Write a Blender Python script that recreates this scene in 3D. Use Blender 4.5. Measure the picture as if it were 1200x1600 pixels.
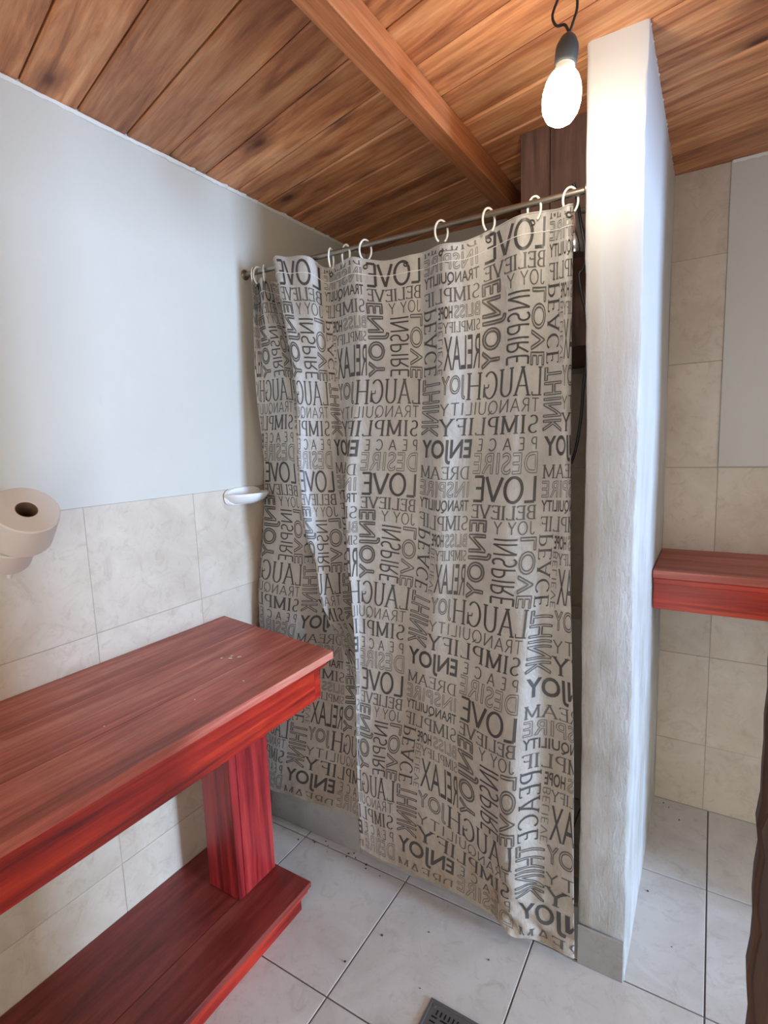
import bpy, bmesh, math, random
import numpy as np
from mathutils import Matrix, Vector

for o in list(bpy.data.objects):
    bpy.data.objects.remove(o)
SC = bpy.context.scene
COL = SC.collection
random.seed(7)

# ------------------------------------------------------------------ camera
F_PX, YAW, PITCH, ROLL = 838.67, 0.551844, -0.131439, 0.036219
CAM_H = 1.5


def rot_cam():
    a, b, c = YAW, PITCH, ROLL
    rz = Matrix.Rotation(a, 3, 'Z')
    rx = Matrix.Rotation(b, 3, 'X')
    ry = Matrix.Rotation(c, 3, 'Y')
    return rz @ rx @ ry


RC = rot_cam()
cam_data = bpy.data.cameras.new('camera')
cam = bpy.data.objects.new('camera', cam_data)
COL.objects.link(cam)
cam_data.sensor_fit = 'VERTICAL'
cam_data.sensor_height = 36.0
cam_data.sensor_width = 27.0
cam_data.lens = 36.0 * F_PX / 1600.0
cam_data.clip_start = 0.02
cam.matrix_world = Matrix.Translation((0, 0, CAM_H)) @ (RC @ Matrix.Rotation(math.pi / 2, 3, 'X')).to_4x4()
SC.camera = cam

# ------------------------------------------------------------------ light and exposure
world = bpy.data.worlds.new('world')
SC.world = world
world.use_nodes = True
bg = world.node_tree.nodes['Background']
bg.inputs['Color'].default_value = (1.0, 0.98, 0.94, 1)
bg.inputs['Strength'].default_value = 2.4

SC.view_settings.view_transform = 'Standard'
SC.view_settings.look = 'None'
SC.view_settings.gamma = 1.0
SC.view_settings.use_curve_mapping = False
SC.view_settings.exposure = 0.22

# daylight through the window of the room next door
ld = bpy.data.lights.new('daylight_far_window', 'AREA')
ld.shape = 'RECTANGLE'
ld.size, ld.size_y = 0.8, 1.5
ld.energy = 430.0
ld.color = (0.46, 0.66, 1.0)
lo = bpy.data.objects.new('daylight_far_window', ld)
COL.objects.link(lo)
lo.location = (5.16, 1.0, 1.25)
lo.rotation_euler = (0, math.radians(90), 0)      # faces -X
lo.rotation_euler = Vector((-1, 0, 0)).to_track_quat('-Z', 'Y').to_euler()

BULB = Vector((-0.288, 1.21, 2.178))
BULB_STRENGTH = 56.0

# ------------------------------------------------------------------ materials


def srgb(r, g, b):
    def c(v):
        v /= 255.0
        return v / 12.92 if v <= 0.04045 else ((v + 0.055) / 1.055) ** 2.4
    return (c(r), c(g), c(b), 1.0)


class NT:
    def __init__(self, name):
        self.m = bpy.data.materials.new(name)
        self.m.use_nodes = True
        self.t = self.m.node_tree
        self.b = self.t.nodes['Principled BSDF']

    def n(self, typ, **kw):
        nd = self.t.nodes.new(typ)
        for k, v in kw.items():
            if k.startswith('i_'):
                nd.inputs[k[2:].replace('_', ' ')].default_value = v
            else:
                setattr(nd, k, v)
        return nd

    def l(self, a, b):
        self.t.links.new(a, b)

    def ramp(self, src, stops):
        r = self.n('ShaderNodeValToRGB')
        e = r.color_ramp.elements
        while len(e) < len(stops):
            e.new(0.5)
        for i, (p, c) in enumerate(stops):
            e[i].position = p
            e[i].color = c
        self.l(src, r.inputs[0])
        return r.outputs[0]

    def mix(self, fac, a, b, mode='MIX'):
        m = self.n('ShaderNodeMix', data_type='RGBA', blend_type=mode)
        for s, v in ((m.inputs[0], fac), (m.inputs[6], a), (m.inputs[7], b)):
            if isinstance(v, (int, float)):
                s.default_value = v
            elif isinstance(v, tuple):
                s.default_value = v
            else:
                self.l(v, s)
        return m.outputs[2]

    def noise(self, vec, scale, detail=4.0, rough=0.55, dist=0.0):
        nd = self.n('ShaderNodeTexNoise')
        nd.inputs['Scale'].default_value = scale
        nd.inputs['Detail'].default_value = detail
        nd.inputs['Roughness'].default_value = rough
        nd.inputs['Distortion'].default_value = dist
        if vec is not None:
            self.l(vec, nd.inputs['Vector'])
        return nd.outputs['Fac']

    def mapped(self, scale=(1, 1, 1), coord='Object', rnd=0.0):
        tc = self.n('ShaderNodeTexCoord')
        out = tc.outputs[coord]
        if rnd:
            oi = self.n('ShaderNodeObjectInfo')
            vm = self.n('ShaderNodeVectorMath', operation='SCALE')
            cx = self.n('ShaderNodeCombineXYZ')
            for i in range(3):
                self.l(oi.outputs['Random'], cx.inputs[i])
            self.l(cx.outputs[0], vm.inputs[0])
            vm.inputs['Scale'].default_value = rnd
            va = self.n('ShaderNodeVectorMath', operation='ADD')
            self.l(out, va.inputs[0])
            self.l(vm.outputs[0], va.inputs[1])
            out = va.outputs[0]
        mp = self.n('ShaderNodeMapping')
        mp.inputs['Scale'].default_value = scale
        self.l(out, mp.inputs['Vector'])
        return mp.outputs[0]

    def bump(self, h, strength, dist=0.01):
        b = self.n('ShaderNodeBump')
        b.inputs['Strength'].default_value = strength
        b.inputs['Distance'].default_value = dist
        self.l(h, b.inputs['Height'])
        self.l(b.outputs[0], self.b.inputs['Normal'])

    def col(self, c):
        if isinstance(c, tuple):
            self.b.inputs['Base Color'].default_value = c
        else:
            self.l(c, self.b.inputs['Base Color'])

    def rough(self, v):
        self.b.inputs['Roughness'].default_value = v


def mat_plain(name, c, rough=0.5, metal=0.0):
    t = NT(name)
    t.col(c)
    t.rough(rough)
    t.b.inputs['Metallic'].default_value = metal
    return t.m


def mat_wood(name, dark, mid, light, grain=(1.2, 22, 22), rough=0.55, knots=True, rnd=37.0, var=0.35, bump=0.25, knotcol=None, blotch=0.3):
    t = NT(name)
    v = t.mapped(grain, rnd=rnd)
    g = t.noise(v, 1.6, 8.0, 0.62, 0.6)
    c = t.ramp(g, [(0.30, dark), (0.5, mid), (0.72, light)])
    v2 = t.mapped((grain[0] * 2.2, grain[1] * 5, grain[2] * 5), rnd=rnd)
    g2 = t.noise(v2, 1.5, 6.0, 0.7)
    fine = t.ramp(g2, [(0.3, (0.66, 0.60, 0.55, 1)), (0.6, (1.06, 1.05, 1.04, 1))])
    c = t.mix(0.75, c, fine, 'MULTIPLY')
    v3 = t.mapped((1.3, 4.0, 4.0), rnd=rnd)
    g3 = t.noise(v3, 1.7, 3.0)
    bl = t.ramp(g3, [(0.35, (0.6, 0.55, 0.52, 1)), (0.62, (1.08, 1.08, 1.08, 1))])
    c = t.mix(blotch, c, bl, 'MULTIPLY')
    if knots:
        kv = t.mapped((2.3, 5.6, 5.6), rnd=rnd)
        vo = t.n('ShaderNodeTexVoronoi')
        vo.inputs['Scale'].default_value = 1.0
        vo.inputs['Randomness'].default_value = 1.0
        t.l(kv, vo.inputs['Vector'])
        km = t.ramp(vo.outputs['Distance'], [(0.05, (1, 1, 1, 1)), (0.10, (0.55, 0.55, 0.55, 1)), (0.24, (0, 0, 0, 1))])
        c = t.mix(km, c, knotcol or (dark[0] * 0.35, dark[1] * 0.3, dark[2] * 0.3, 1))
    if var:
        oi = t.n('ShaderNodeObjectInfo')
        vr = t.ramp(oi.outputs['Random'], [(0.0, (1 - var, 1 - var * 1.1, 1 - var * 1.15, 1)), (1.0, (1.08, 1.07, 1.05, 1))])
        c = t.mix(1.0, c, vr, 'MULTIPLY')
    t.col(c)
    t.rough(rough)
    t.bump(g, bump, 0.004)
    return t.m


M = {}
M['ceil'] = mat_wood('pine_ceiling', srgb(150, 88, 58), srgb(214, 146, 98), srgb(236, 182, 134), var=0.20, blotch=0.6, grain=(1.6, 14, 14))
M['beam'] = mat_wood('pine_beam', srgb(132, 76, 46), srgb(176, 108, 66), srgb(198, 132, 86), var=0, knots=False, grain=(1.2, 26, 26))
M['box'] = mat_wood('brown_boards', srgb(64, 44, 38), srgb(94, 68, 60), srgb(110, 84, 76), var=0.15, grain=(26, 26, 1.4), knots=False)
M['redtop'] = mat_wood('worn_red_wood', srgb(146, 66, 54), srgb(194, 106, 90), srgb(216, 148, 128), var=0.12, grain=(16, 1.0, 16), rough=0.42, knots=False, blotch=0.28)
M['red'] = mat_wood('red_stained_wood', srgb(100, 18, 14), srgb(172, 40, 26), srgb(206, 66, 36), var=0.10, grain=(18, 0.9, 18), rough=0.33, knots=False, blotch=0.45)
M['redleg'] = mat_wood('red_stained_post', srgb(96, 18, 22), srgb(158, 42, 44), srgb(182, 66, 62), var=0.10, grain=(22, 22, 1.0), rough=0.35, knots=False, blotch=0.3)
M['redplinth'] = mat_wood('dusty_red_wood', srgb(96, 30, 28), srgb(130, 50, 44), srgb(146, 72, 60), var=0.08, grain=(14, 1.2, 14), rough=0.4, knots=False)
M['redshelf'] = mat_wood('red_shelf_wood', srgb(110, 24, 16), srgb(186, 56, 34), srgb(214, 84, 52), var=0.10, grain=(0.9, 18, 18), rough=0.33, knots=False, blotch=0.4)
M['redshelftop'] = mat_wood('red_shelf_top_wood', srgb(140, 62, 48), srgb(182, 92, 74), srgb(206, 130, 110), var=0.10, grain=(0.9, 16, 16), rough=0.42, knots=False)
M['doorwood'] = mat_wood('dark_rustic_wood', srgb(24, 14, 9), srgb(60, 38, 25), srgb(104, 72, 46), var=0.2, grain=(20, 20, 1.1), rough=0.7, knots=True, bump=0.6)


def mat_plaster(name, base, dirt, bump=0.12, dirtfac=0.25, rough=0.75):
    t = NT(name)
    v = t.mapped((1, 1, 1))
    a = t.noise(v, 2.0, 5.0, 0.6)
    c = t.ramp(a, [(0.35, base), (0.9, (base[0] * 0.93, base[1] * 0.93, base[2] * 0.92, 1))])
    b = t.noise(t.mapped((6, 6, 2.0)), 2.4, 8.0, 0.75)
    k = t.ramp(b, [(0.64, (0, 0, 0, 1)), (0.78, (dirtfac, dirtfac, dirtfac, 1))])
    c = t.mix(k, c, dirt)
    t.col(c)
    t.rough(rough)
    t.bump(t.noise(v, 60.0, 4.0, 0.6), bump, 0.003)
    return t.m


M['plaster'] = mat_plaster('white_plaster', srgb(208, 205, 194), srgb(140, 134, 124), dirtfac=0.15)
M['plaster_rag'] = mat_plaster('rough_white_plaster', srgb(226, 224, 218), srgb(120, 112, 100), bump=0.5, dirtfac=0.5)


def mat_pillar():
    t = NT('weathered_white_paint')
    v = t.mapped((1, 1, 1))
    st = t.noise(t.mapped((80, 80, 22)), 1.0, 8.0, 0.7, 0.4)
    sp = t.noise(t.mapped((9, 9, 3.5)), 1.0, 6.0, 0.7)
    geo = t.n('ShaderNodeSeparateXYZ')
    tc = t.n('ShaderNodeTexCoord')
    t.l(tc.outputs['Object'], geo.inputs[0])
    # worn, dirty zone of the paint between the skirting and shoulder height
    zone = t.ramp(geo.outputs['Z'], [(0.0, (1, 1, 1, 1)), (0.62, (1, 1, 1, 1)), (0.86, (0, 0, 0, 1)), (1.0, (0, 0, 0, 1))])
    zs = t.n('ShaderNodeMapRange')
    t.l(geo.outputs['Z'], zs.inputs['Value'])
    zs.inputs['From Min'].default_value = 0.9
    zs.inputs['From Max'].default_value = 1.95
    zs.inputs['To Min'].default_value = 1.0
    zs.inputs['To Max'].default_value = 0.0
    d = t.n('ShaderNodeMath', operation='MULTIPLY')
    t.l(t.ramp(sp, [(0.36, (0, 0, 0, 1)), (0.62, (1, 1, 1, 1))]), d.inputs[0])
    t.l(zs.outputs[0], d.inputs[1])
    d2 = t.n('ShaderNodeMath', operation='MULTIPLY')
    t.l(d.outputs[0], d2.inputs[0])
    d2.inputs[1].default_value = 0.6
    c = t.mix(d2.outputs[0], srgb(206, 206, 205), srgb(152, 148, 132))
    t.col(c)
    t.rough(0.6)
    hb = t.n('ShaderNodeMath', operation='MULTIPLY')
    t.l(st, hb.inputs[0])
    t.l(zs.outputs[0], hb.inputs[1])
    t.bump(hb.outputs[0], 1.0, 0.008)
    return t.m


M['pillar'] = mat_pillar()


def mat_tile(name, a, b, dk, rough=0.35, sc=1.0):
    t = NT(name)
    v = t.mapped((1, 1, 1), rnd=51.0)
    n1 = t.noise(v, 5.0 * sc, 7.0, 0.65, 0.8)
    c = t.ramp(n1, [(0.32, b), (0.62, a)])
    n2 = t.noise(v, 16.0 * sc, 6.0, 0.75, 1.2)
    k = t.ramp(n2, [(0.52, (0, 0, 0, 1)), (0.74, (0.55, 0.55, 0.55, 1))])
    c = t.mix(k, c, dk)
    n3 = t.noise(v, 60.0, 4.0, 0.7)
    k3 = t.ramp(n3, [(0.62, (0, 0, 0, 1)), (0.75, (0.35, 0.35, 0.35, 1))])
    c = t.mix(k3, c, dk)
    oi = t.n('ShaderNodeObjectInfo')
    vr = t.ramp(oi.outputs['Random'], [(0.0, (0.94, 0.94, 0.94, 1)), (1.0, (1.02, 1.02, 1.02, 1))])
    c = t.mix(1.0, c, vr, 'MULTIPLY')
    t.col(c)
    t.rough(rough)
    t.bump(n3, 0.08, 0.002)
    return t.m


M['walltile'] = mat_tile('beige_wall_tile', srgb(214, 202, 184), srgb(198, 184, 164), srgb(170, 152, 130))
M['floortile'] = mat_tile('pale_floor_tile', srgb(208, 204, 199), srgb(192, 187, 181), srgb(160, 152, 144), rough=0.45)
M['greytile'] = mat_tile('grey_curb_tile', srgb(160, 157, 154), srgb(148, 145, 141), srgb(128, 124, 119), rough=0.5)
M['grout'] = mat_plain('grout', srgb(176, 166, 152), 0.9)
M['floorgrout'] = mat_plain('floor_grout', srgb(104, 98, 94), 0.9)
M['darkgap'] = mat_plain('dark_gap', srgb(40, 26, 18), 0.9)
M['steel'] = mat_plain('dull_steel', srgb(148, 142, 130), 0.35, 0.9)
M['castiron'] = mat_plain('dark_plastic_grate', srgb(96, 94, 92), 0.45, 0.2)
M['black'] = mat_plain('black_rubber', srgb(26, 26, 27), 0.5)
M['void'] = mat_plain('black_void', srgb(10, 10, 10), 0.9)
M['whiteplastic'] = mat_plain('white_plastic', srgb(240, 240, 232), 0.35)
M['ceramic'] = mat_plain('white_ceramic', srgb(236, 236, 234), 0.12)
M['chrome'] = mat_plain('chrome', srgb(210, 212, 216), 0.18, 1.0)
M['socket'] = mat_plain('grey_rubber_socket', srgb(60, 62, 62), 0.55)
M['bulbneck'] = mat_plain('bulb_neck', srgb(232, 226, 210), 0.4)
M['brass'] = mat_plain('grommet_metal', srgb(92, 86, 80), 0.4, 0.8)
M['fleck'] = mat_plain('white_paint_fleck', srgb(225, 222, 212), 0.6)
M['debris'] = mat_plain('dark_crumb', srgb(58, 46, 38), 0.8)
M['cardboard'] = mat_plain('cardboard', srgb(120, 92, 72), 0.9)
M['ground'] = mat_plain('outdoor_ground', srgb(168, 162, 152), 0.9)
t = NT('toilet_paper')
t.col(srgb(226, 220, 214))
t.rough(0.9)
t.bump(t.noise(t.mapped((1, 1, 1)), 130, 3, 0.6), 0.25, 0.002)
M['paper'] = t.m
t = NT('lit_bulb')
t.col((1, 1, 1, 1))
t.b.inputs['Emission Color'].default_value = (1.0, 0.90, 0.74, 1)
t.b.inputs['Emission Strength'].default_value = BULB_STRENGTH
M['bulb'] = t.m


def mat_cloth():
    t = NT('vinyl_curtain')
    v = t.mapped((1, 1, 1))
    a = t.noise(v, 7.0, 6.0, 0.65)
    c = t.ramp(a, [(0.3, srgb(190, 186, 178)), (0.65, srgb(214, 212, 206))])
    # grime rising from the bottom hem
    tc = t.n('ShaderNodeTexCoord')
    sx = t.n('ShaderNodeSeparateXYZ')
    t.l(tc.outputs['Object'], sx.inputs[0])
    mr = t.n('ShaderNodeMapRange')
    t.l(sx.outputs['Z'], mr.inputs['Value'])
    mr.inputs['From Min'].default_value = 0.0
    mr.inputs['From Max'].default_value = 1.3
    mr.inputs['To Min'].default_value = 1.0
    mr.inputs['To Max'].default_value = 0.0
    dn = t.noise(t.mapped((5, 5, 2.5)), 1.6, 6.0, 0.7)
    dk = t.ramp(dn, [(0.28, (0.1, 0.1, 0.1, 1)), (0.66, (1, 1, 1, 1))])
    mm = t.n('ShaderNodeMath', operation='MULTIPLY')
    t.l(dk, mm.inputs[0])
    t.l(mr.outputs[0], mm.inputs[1])
    mm2 = t.n('ShaderNodeMath', operation='MULTIPLY')
    t.l(mm.outputs[0], mm2.inputs[0])
    mm2.inputs[1].default_value = 1.0
    c = t.mix(mm2.outputs[0], c, srgb(160, 136, 106))
    t.col(c)
    t.rough(0.38)
    t.bump(t.noise(t.mapped((9, 9, 5)), 3.0, 7.0, 0.65, 0.5), 0.55, 0.012)
    tr = t.n('ShaderNodeBsdfTranslucent')
    t.l(c, tr.inputs['Color'])
    mx = t.n('ShaderNodeMixShader')
    mx.inputs[0].default_value = 0.22
    out = t.t.nodes['Material Output']
    t.l(t.b.outputs[0], mx.inputs[1])
    t.l(tr.outputs[0], mx.inputs[2])
    t.l(mx.outputs[0], out.inputs[0])
    return t.m


M['cloth'] = mat_cloth()
M['ink_dark'] = mat_plain('faded_black_ink', srgb(68, 66, 64), 0.45)
M['ink_mid'] = mat_plain('faded_grey_ink', srgb(88, 85, 81), 0.45)
M['ink_light'] = mat_plain('faded_pale_ink', srgb(108, 104, 99), 0.45)

# ------------------------------------------------------------------ object helpers


def tag(o, label=None, cat=None, group=None, kind=None):
    if label:
        o['label'] = label
    if cat:
        o['category'] = cat
    if group:
        o['group'] = group
    if kind:
        o['kind'] = kind
    return o


def thing(name, label, cat, loc, group=None):
    o = bpy.data.objects.new(name, None)
    o.empty_display_size = 0.05
    COL.objects.link(o)
    o.location = loc
    return tag(o, label, cat, group)


def world_loc(o):
    p = Vector((0, 0, 0))
    while o is not None:
        p += o.location
        o = o.parent
    return p


def link(name, me, mat, parent=None, loc=(0, 0, 0)):
    """loc is a world position; parents are never rotated"""
    if mat is not None and not me.materials:
        me.materials.append(mat)
    o = bpy.data.objects.new(name, me)
    COL.objects.link(o)
    loc = Vector(loc)
    if parent is not None:
        o.parent = parent
        loc = loc - world_loc(parent)
    o.location = loc
    return o


def smooth(me, ang=None):
    for p in me.polygons:
        p.use_smooth = True
    if ang is not None:
        try:
            me.set_sharp_from_angle(angle=ang)
        except Exception:
            pass


def bm_mesh(name, bm):
    me = bpy.data.meshes.new(name)
    bm.normal_update()
    bm.to_mesh(me)
    bm.free()
    return me


BOXC = {}


def box_mesh(dx, dy, dz, bev=0.0, seg=1, key=''):
    k = (round(dx, 4), round(dy, 4), round(dz, 4), bev, seg, key)
    if k in BOXC:
        return BOXC[k]
    bm = bmesh.new()
    bmesh.ops.create_cube(bm, size=1.0)
    bmesh.ops.scale(bm, vec=(dx, dy, dz), verts=bm.verts)
    if bev:
        bmesh.ops.bevel(bm, geom=bm.edges[:], offset=bev, segments=seg, affect='EDGES', profile=0.5)
    me = bm_mesh('box', bm)
    BOXC[k] = me
    return me


def box(name, x0, x1, y0, y1, z0, z1, mat, parent=None, bev=0.0, seg=1):
    me = box_mesh(x1 - x0, y1 - y0, z1 - z0, bev, seg, mat.name)
    return link(name, me, mat, parent, ((x0 + x1) / 2, (y0 + y1) / 2, (z0 + z1) / 2))


def prism(name, poly, z0, z1, mat, parent=None, loc=None, cham=0.0):
    """extrude an xy polygon; chamfer of the lower rim"""
    n = len(poly)
    cx = sum(p[0] for p in poly) / n
    cy = sum(p[1] for p in poly) / n
    loc = Vector((cx, cy, z0)) if loc is None else Vector(loc)
    bm = bmesh.new()
    a = [bm.verts.new((p[0] - loc.x, p[1] - loc.y, z0 - loc.z)) for p in poly]
    b = [bm.verts.new((p[0] - loc.x, p[1] - loc.y, z1 - loc.z)) for p in poly]
    bm.faces.new(a[::-1])
    bm.faces.new(b)
    for i in range(n):
        bm.faces.new((a[i], a[(i + 1) % n], b[(i + 1) % n], b[i]))
    bmesh.ops.recalc_face_normals(bm, faces=bm.faces)
    if cham:
        bmesh.ops.bevel(bm, geom=[e for e in bm.edges if all(abs(v.co.z - (z0 - loc.z)) < 1e-6 for v in e.verts)],
                        offset=cham, segments=1, affect='EDGES')
    return link(name, bm_mesh(name, bm), mat, parent, loc)


def tube_mesh(pts, r, seg=10, caps=True, radii=None):
    bm = bmesh.new()
    rings = []
    pts = [Vector(p) for p in pts]
    up = None
    for i, p in enumerate(pts):
        if i == 0:
            d = pts[1] - p
        elif i == len(pts) - 1:
            d = p - pts[i - 1]
        else:
            d = pts[i + 1] - pts[i - 1]
        d.normalize()
        if up is None:
            up = Vector((0, 0, 1)) if abs(d.z) < 0.9 else Vector((1, 0, 0))
        s = d.cross(up).normalized()
        up = s.cross(d).normalized()
        rr = radii[i] if radii else r
        rings.append([bm.verts.new(p + (s * math.cos(a) + up * math.sin(a)) * rr)
                      for a in (2 * math.pi * k / seg for k in range(seg))])
    for i in range(len(rings) - 1):
        for k in range(seg):
            bm.faces.new((rings[i][k], rings[i][(k + 1) % seg], rings[i + 1][(k + 1) % seg], rings[i + 1][k]))
    if caps:
        bm.faces.new(rings[0][::-1])
        bm.faces.new(rings[-1])
    bmesh.ops.recalc_face_normals(bm, faces=bm.faces)
    me = bm_mesh('tube', bm)
    smooth(me, math.radians(50))
    return me


def lathe_mesh(prof, seg=28, axis=None):
    """prof: list of (r, h) along +Z"""
    bm = bmesh.new()
    rings = []
    for r, h in prof:
        if r < 1e-6:
            rings.append([bm.verts.new((0, 0, h))])
        else:
            rings.append([bm.verts.new((r * math.cos(2 * math.pi * k / seg), r * math.sin(2 * math.pi * k / seg), h)) for k in range(seg)])
    for A, B in zip(rings, rings[1:]):
        for k in range(seg):
            a, b = A[k % len(A)], A[(k + 1) % len(A)]
            c, d = B[(k + 1) % len(B)], B[k % len(B)]
            vs = []
            for q in (a, b, c, d):
                if q not in vs:
                    vs.append(q)
            if len(vs) > 2:
                bm.faces.new(vs)
    bmesh.ops.recalc_face_normals(bm, faces=bm.faces)
    if axis is not None:
        q = Vector((0, 0, 1)).rotation_difference(Vector(axis).normalized())
        bmesh.ops.transform(bm, matrix=q.to_matrix().to_4x4(), verts=bm.verts)
    me = bm_mesh('lathe', bm)
    smooth(me, math.radians(40))
    return me


def dup(o, loc, rotz=0.0, parent=None):
    c = o.copy()
    COL.objects.link(c)
    c.parent = parent
    c.location = loc
    c.rotation_euler = (0, 0, rotz)
    for ch in o.children:
        d = ch.copy()
        COL.objects.link(d)
        d.parent = c
    return c


def pix_ray(x, y):
    d = RC @ Vector(((x - 600) / F_PX, 1.0, -(y - 800) / F_PX))
    return d


def on_y(x, y, Y):
    d = pix_ray(x, y)
    return Vector((0, 0, CAM_H)) + d * (Y / d.y)


# ------------------------------------------------------------------ the room
XL = -1.488            # tiled face of the left wall
YB = 2.31              # tiled face of the back wall
XR = 0.98              # right wall with the doorway
YF = -0.95             # wall behind the camera
ZC = 2.40
PX0, PX1, PY = -0.280, -0.156, 1.425     # partition

# floor
floor = box('floor', XL - 0.1, 5.3, YF - 0.1, YB + 0.1, -0.12, -0.004, M['floorgrout'])
tag(floor, kind='structure')
xs = [-1.726, -1.286, -0.846, -0.406, 0.035, 0.475, 0.915, 1.355]
ys = [-1.245, -0.80, -0.355, 0.09, 0.535, 0.985, 1.427, 1.878, 2.33]
g = 0.0022
for i in range(len(xs) - 1):
    for j in range(len(ys) - 1):
        x0, x1 = max(xs[i] + g, XL), min(xs[i + 1] - g, XR)
        y0, y1 = max(ys[j] + g, YF), min(ys[j + 1] - g, YB)
        box('floor_tile', x0, x1, y0, y1, -0.012, 0.0, M['floortile'], floor, bev=0.0012)

# left wall: tile dado, plaster above
wl = box('wall_left', XL - 0.15, XL - 0.0018, YF - 0.15, YB + 0.15, -0.1, ZC + 0.1, M['grout'])
tag(wl, kind='structure')
zt = [0.0, 0.253, 0.618, 0.983, 1.348]
yt = [-0.95, -0.66, -0.288, 0.083, 0.454, 0.825, 1.197, 1.568, 1.94, 2.31]
for i in range(len(yt) - 1):
    for j in range(4):
        box('wall_tile', XL - 0.008, XL + random.uniform(-0.0006, 0.0006), yt[i] + 0.0008, yt[i + 1] - 0.0008,
            zt[j] + 0.0008, zt[j + 1] - 0.0008, M['walltile'], wl, bev=0.001)


def slab_noise(name, axis, pos, a0, a1, z0, z1, thick, mat, parent, amp=0.0025, step=0.05, seed=0):
    """plaster coat: one wavy skin with thickness. axis 'x' -> wall in the YZ plane facing +x, 'y' -> facing -y"""
    rr = np.random.RandomState(seed)
    na = max(2, int((a1 - a0) / step)); nz = max(2, int((z1 - z0) / step))
    A = np.linspace(a0, a1, na + 1); Z = np.linspace(z0, z1, nz + 1)
    h = np.zeros((na + 1, nz + 1))
    for _ in range(10):
        fx, fz, p = rr.uniform(1.5, 9), rr.uniform(1.5, 9), rr.uniform(0, 6.28)
        h += np.sin(A[:, None] * fx + Z[None, :] * fz * rr.choice([-1, 1]) + p) * amp / 4
    bm = bmesh.new()
    loc = Vector((pos, (a0 + a1) / 2, z0)) if axis == 'x' else Vector(((a0 + a1) / 2, pos, z0))
    V = {}
    for s in (0, 1):
        for i in range(na + 1):
            for j in range(nz + 1):
                off = h[i, j] if s == 0 else -thick
                if axis == 'x':
                    co = (pos + off, A[i], Z[j])
                else:
                    co = (A[i], pos - off, Z[j])
                V[s, i, j] = bm.verts.new(Vector(co) - loc)
    for i in range(na):
        for j in range(nz):
            bm.faces.new((V[0, i, j], V[0, i + 1, j], V[0, i + 1, j + 1], V[0, i, j + 1]))
            bm.faces.new((V[1, i, j], V[1, i, j + 1], V[1, i + 1, j + 1], V[1, i + 1, j]))
    for i in range(na):
        for j in (0, nz):
            bm.faces.new((V[0, i, j], V[0, i + 1, j], V[1, i + 1, j], V[1, i, j]))
    for j in range(nz):
        for i in (0, na):
            bm.faces.new((V[0, i, j], V[0, i, j + 1], V[1, i, j + 1], V[1, i, j]))
    bmesh.ops.recalc_face_normals(bm, faces=bm.faces)
    me = bm_mesh(name, bm)
    smooth(me, math.radians(40))
    return link(name, me, mat, parent, loc)


slab_noise('plaster', 'x', XL + 0.005, YF, YB, 1.3485, ZC + 0.03, 0.02, M['plaster'], wl, seed=1)

# back wall
wb = box('wall_back', XL - 0.15, XR + 0.1, YB + 0.0018, YB + 0.16, -0.1, ZC + 0.1, M['grout'])
tag(wb, kind='structure')
zr = [0.0, 0.271, 0.634, 0.997, 1.361, 1.741, 2.105, 2.40]
xb = [-1.488, -1.13, -0.765, -0.40, -0.281]
for i in range(4):
    for j in range(5):
        box('wall_tile', xb[i] + 0.0008, xb[i + 1] - 0.0008, YB, YB + 0.012, zr[j] + 0.0008, zr[j + 1] - 0.0008, M['walltile'], wb, bev=0.001)
slab_noise('plaster', 'y', YB + 0.004, XL, PX0, 1.742, ZC + 0.03, 0.01, M['plaster'], wb, seed=2)
xn = [-0.157, 0.016, 0.381, 0.746, XR]
for i in range(4):
    for j in range(7):
        if j >= 4 and i > 0:
            continue
        box('wall_tile', xn[i] + 0.0008, xn[i + 1] - 0.0008, YB + random.uniform(-0.0008, 0.0008), YB + 0.012, zr[j] + 0.0008, zr[j + 1] - 0.0008, M['walltile'], wb, bev=0.001)
slab_noise('plaster', 'y', YB - 0.006, 0.0165, XR, 1.364, ZC + 0.03, 0.018, M['plaster'], wb, seed=3)

# partition between shower and niche
pw = thing('wall_partition', None, None, (0, 0, 0))
tag(pw, kind='structure')
bm = bmesh.new()
NZ = 60
cols = []
rr = np.random.RandomState(5)
prof = [(PX0, YB + 0.02), (PX0, PY + 0.06), (PX0, PY + 0.012), (PX0 + 0.004, PY + 0.004), (PX0 + 0.012, PY), (PX0 + 0.04, PY), (PX0 + 0.08, PY),
        (PX1 - 0.006, PY), (PX1 - 0.001, PY + 0.003), (PX1, PY + 0.01), (PX1, PY + 0.1), (PX1, PY + 0.3), (PX1, PY + 0.6), (PX1, YB + 0.02)]
for j in range(NZ + 1):
    z = -0.01 + (ZC + 0.02) * j / NZ
    ring = []
    for k, (x, y) in enumerate(prof):
        wob = 0.0016 * math.sin(z * 7 + k * 0.3) + rr.uniform(-1, 1) * (0.0012 if 1 < k < 10 else 0.0004)
        dx = wob if k > 6 else -wob
        dy = 0.0016 * math.sin(z * 5 + 1) + (rr.uniform(-1, 1) * 0.0010 if k in (3, 4, 7, 8) else 0)
        lean = -0.010 * max(0, (z - 1.6) / 0.8) * (1 if k < 6 else 0)
        # the niche side of the partition is slightly bellied at its far edge
        ring.append(bm.verts.new((x + dx + lean, y + (dy if k not in (0, len(prof) - 1) else 0) + 0.016 * z / 2.4 * (1 if 1 < k < 10 else 0), z)))
    cols.append(ring)
for j in range(NZ):
    for k in range(len(prof) - 1):
        bm.faces.new((cols[j][k], cols[j][k + 1], cols[j + 1][k + 1], cols[j + 1][k]))
bmesh.ops.recalc_face_normals(bm, faces=bm.faces)
me = bm_mesh('partition_wall', bm)
smooth(me, math.radians(45))
link('plaster', me, M['pillar'], pw)
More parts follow.
